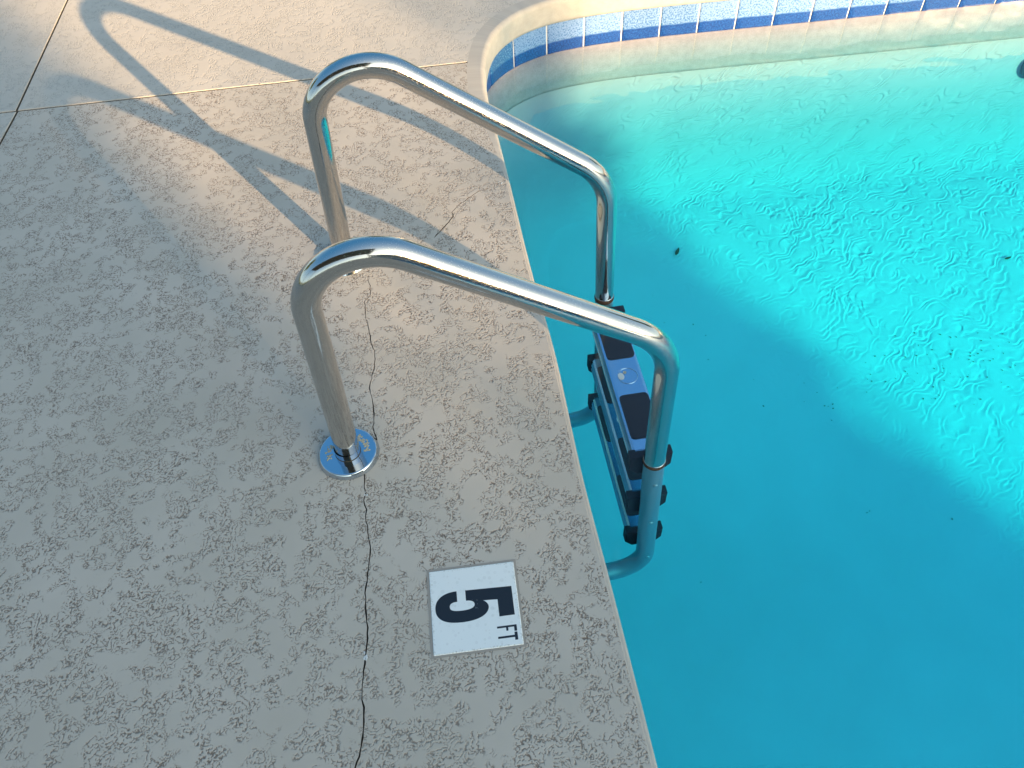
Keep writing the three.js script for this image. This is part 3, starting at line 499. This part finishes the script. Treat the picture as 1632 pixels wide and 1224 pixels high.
// ---------------------------------------------------------------- unseen things behind the camera, some added, that shade the near deck
const e1 = V(0.7934, 0, -0.6087), e2 = V(-0.1627, 0.9636, -0.2120);
const onSun = (D, p, q) => SUN.clone().multiplyScalar(D).addScaledVector(e1, p).addScaledVector(e2, q);
{
  const b = thing('house', 'pale stucco two storey house behind the pool deck', 'house');
  const c = onSun(22, 0.14, 0.8); // the corner whose edge bounds the shade on the deck
  b.position.set(c.x, 0, c.z); b.rotation.y = Math.atan2(0.6087, 0.7934);   // local x runs along e1
  const stucco = new THREE.MeshStandardMaterial({ color: new THREE.Color().setRGB(0.42, 0.38, 0.33), roughness: 0.95 });
  const wall = part('wall', new THREE.BoxGeometry(14, 7.4, 8), stucco, b); wall.position.set(-7, 3.6, 4);
  const roof = part('roof', new THREE.CylinderGeometry(0.1, 1, 1, 4, 1), new THREE.MeshStandardMaterial({ color: new THREE.Color().setRGB(0.16, 0.12, 0.10), roughness: 0.9 }), b); roof.rotation.y = Math.PI / 4; roof.geometry.rotateY(0); roof.scale.set(10, 2, 6); roof.position.set(-7.2, 8.3, 4); roof.rotation.y = 0;
  roof.geometry = new THREE.ConeGeometry(1, 1, 4, 1).rotateY(Math.PI / 4);
  for (const [x, y] of [[-2.5, 1.6], [-6, 1.6], [-9.5, 1.6], [-2.5, 4.9], [-6, 4.9], [-9.5, 4.9]]) {
    const w = part('window', new RoundedBoxGeometry(1.5, 1.3, 0.1, 2, 0.02), M.grout, b); w.position.set(x, y, -0.03);
    const pane = part('pane', new THREE.BoxGeometry(1.3, 1.1, 0.04), new THREE.MeshStandardMaterial({ color: new THREE.Color().setRGB(0.03, 0.04, 0.05), roughness: 0.1 }), w); pane.position.z = -0.06;
  }
}
function leafCloud(n, fill, size, seed) { // instanced leaf faces spread through a volume
  const r = rng(seed), g = new THREE.BufferGeometry(); g.setAttribute('position', new THREE.Float32BufferAttribute([-0.5, 0, 0, 0, 0.28, 0.06, 0.5, 0, 0, 0, -0.28, 0.06], 3)); g.setIndex([0, 1, 2, 0, 2, 3]); g.computeVertexNormals();
  const im = new THREE.InstancedMesh(g, M.foliage, n), m = new THREE.Matrix4(), q = new THREE.Quaternion(), e = new THREE.Euler();
  for (let i = 0; i < n; i++) { const p = fill(r), s = size * (0.6 + 0.8 * r()); e.set(r() * 6.3, r() * 6.3, r() * 6.3); m.compose(p, q.setFromEuler(e), V(s, s, s)); im.setMatrixAt(i, m); }
  im.userData.kind = 'stuff'; im.castShadow = im.receiveShadow = true; return im;
}
M.foliage = new THREE.MeshStandardMaterial({ color: new THREE.Color().setRGB(0.06, 0.09, 0.03), roughness: 0.8, side: THREE.DoubleSide });
M.bark = new THREE.MeshStandardMaterial({ color: new THREE.Color().setRGB(0.12, 0.09, 0.06), roughness: 1 });
{
  const D = 16, rot = Math.atan2(0.6087, 0.7934), hedge = thing('hedge', 'tall loose hedge behind the deck beside the house', 'hedge');
  const h = onSun(D, 0, 0); hedge.position.set(h.x, 0, h.z); hedge.rotation.y = rot;
  const yOf = (q) => onSun(D, 0, q).y;
  const body = leafCloud(70000, (r) => V(Math.min(-2.2 + r() * 4.12, 9) + (r() + r() + r() - 1.5) * 0.2, r() * yOf(0.06), (r() - 0.5) * 0.8), 0.12, 72); body.name = 'foliage'; hedge.add(body);
  // loose top shoots, thinning out upwards
  const tau = [[0.0, 2.4], [0.12, 2.0], [0.2, 1.65], [0.27, 1.3], [0.33, 1.0], [0.41, 0.72], [0.47, 0.5], [0.54, 0.25], [0.6, 0.12], [0.72, 0.02]];
  const dens = (q) => { for (let k = 1; k < tau.length; k++) if (q < tau[k][0]) return mix(tau[k - 1][1], tau[k][1], (q - tau[k - 1][0]) / (tau[k][0] - tau[k - 1][0])); return 0; };
  const tops = leafCloud(3500, (r) => { for (;;) { const p = -0.3 + r() * 2.22 + (r() + r() - 1) * 0.1, q = r() * 0.95; if (r() * 2.4 < dens(q - 0.3 * smooth(1.25, 1.6, p))) return V(p, yOf(q), (r() - 0.5) * 0.5); } }, 0.062, 74); tops.name = 'shoots'; hedge.add(tops);
  const D2 = 20.5, tall = thing('added_shrub', 'added tall shrub, unseen, softening the shade edge of the house', 'shrub'), t0 = onSun(D2, 0, 0); tall.position.set(t0.x, 0, t0.z); tall.rotation.y = rot;  // leaf screen out of view, added to blur the house shade edge
  const tl = leafCloud(5200, (r) => { for (;;) { const p = -0.1 + r() * 0.66; if (r() < 1 - smooth(0.10, 0.55, p)) return V(p, onSun(D2, 0, 0.0 + r() * 1.3).y, -0.3 + r() * 0.5); } }, 0.06, 75); tl.name = 'foliage'; tall.add(tl);
  const tk = part('stem', new THREE.CylinderGeometry(0.03, 0.06, 6, 8), M.bark, tall); tk.position.set(0.02, 3, 0);
  for (let k = 0; k < 6; k++) { const st = part('stem', new THREE.CylinderGeometry(0.03, 0.05, yOf(0.05), 8), M.bark, hedge); st.position.set(-2 + k * 0.75, yOf(0.05) / 2, 0); }
}
{ // unseen patio cover added to darken the near deck
  const o = thing('added_patio_cover', 'added timber patio cover on posts, unseen, darkening the near deck', 'patio cover'); o.position.set(-3.2, 0, 2.3);
  const m = new THREE.MeshStandardMaterial({ color: new THREE.Color().setRGB(0.20, 0.16, 0.12), roughness: 0.9 });
  const rf = part('roof', new RoundedBoxGeometry(7, 0.16, 3.6, 2, 0.02), m, o); rf.position.y = 2.85;
  for (const [x, z] of [[-3.3, -1.6], [-3.3, 1.6], [3.3, 1.6]]) { const p = part('post', new RoundedBoxGeometry(0.12, 2.77, 0.12, 2, 0.01), m, o); p.position.set(x, 1.385, z); }
}
for (const [x, z, h, w, label] of [[-9, -19, 6.5, 3.2, 'round leafy tree beyond the far end of the deck'], [-1, -24, 8, 4, 'tall spreading tree beyond the pool'], [8, -22, 7, 3.6, 'dark bushy tree behind the far right corner of the pool'], [17, -12, 6, 3, 'low round tree to the right of the pool'], [-16, -8, 7, 3.5, 'leafy tree standing on the left beyond the deck']]) {
  const t = thing('tree', label, 'tree'); t.position.set(x, 0, z);
  const tr = part('trunk', new THREE.CylinderGeometry(0.12, 0.22, h * 0.6, 10), M.bark, t); tr.position.y = h * 0.3;
  const cr = leafCloud(5000, (r) => { const u = r() * 6.283, c = r() * 2 - 1, q = Math.cbrt(r()), s = Math.sqrt(1 - c * c), lump = 0.8 + 0.25 * Math.sin(3 * u + x) * Math.cos(4 * c); return V(w * q * s * Math.cos(u) * lump, h * 0.62 + h * 0.4 * q * c * lump, w * q * s * Math.sin(u) * lump); }, 0.34, Math.round(300 + x)); cr.name = 'crown'; t.add(cr);
}
renderer.render(scene, camera);
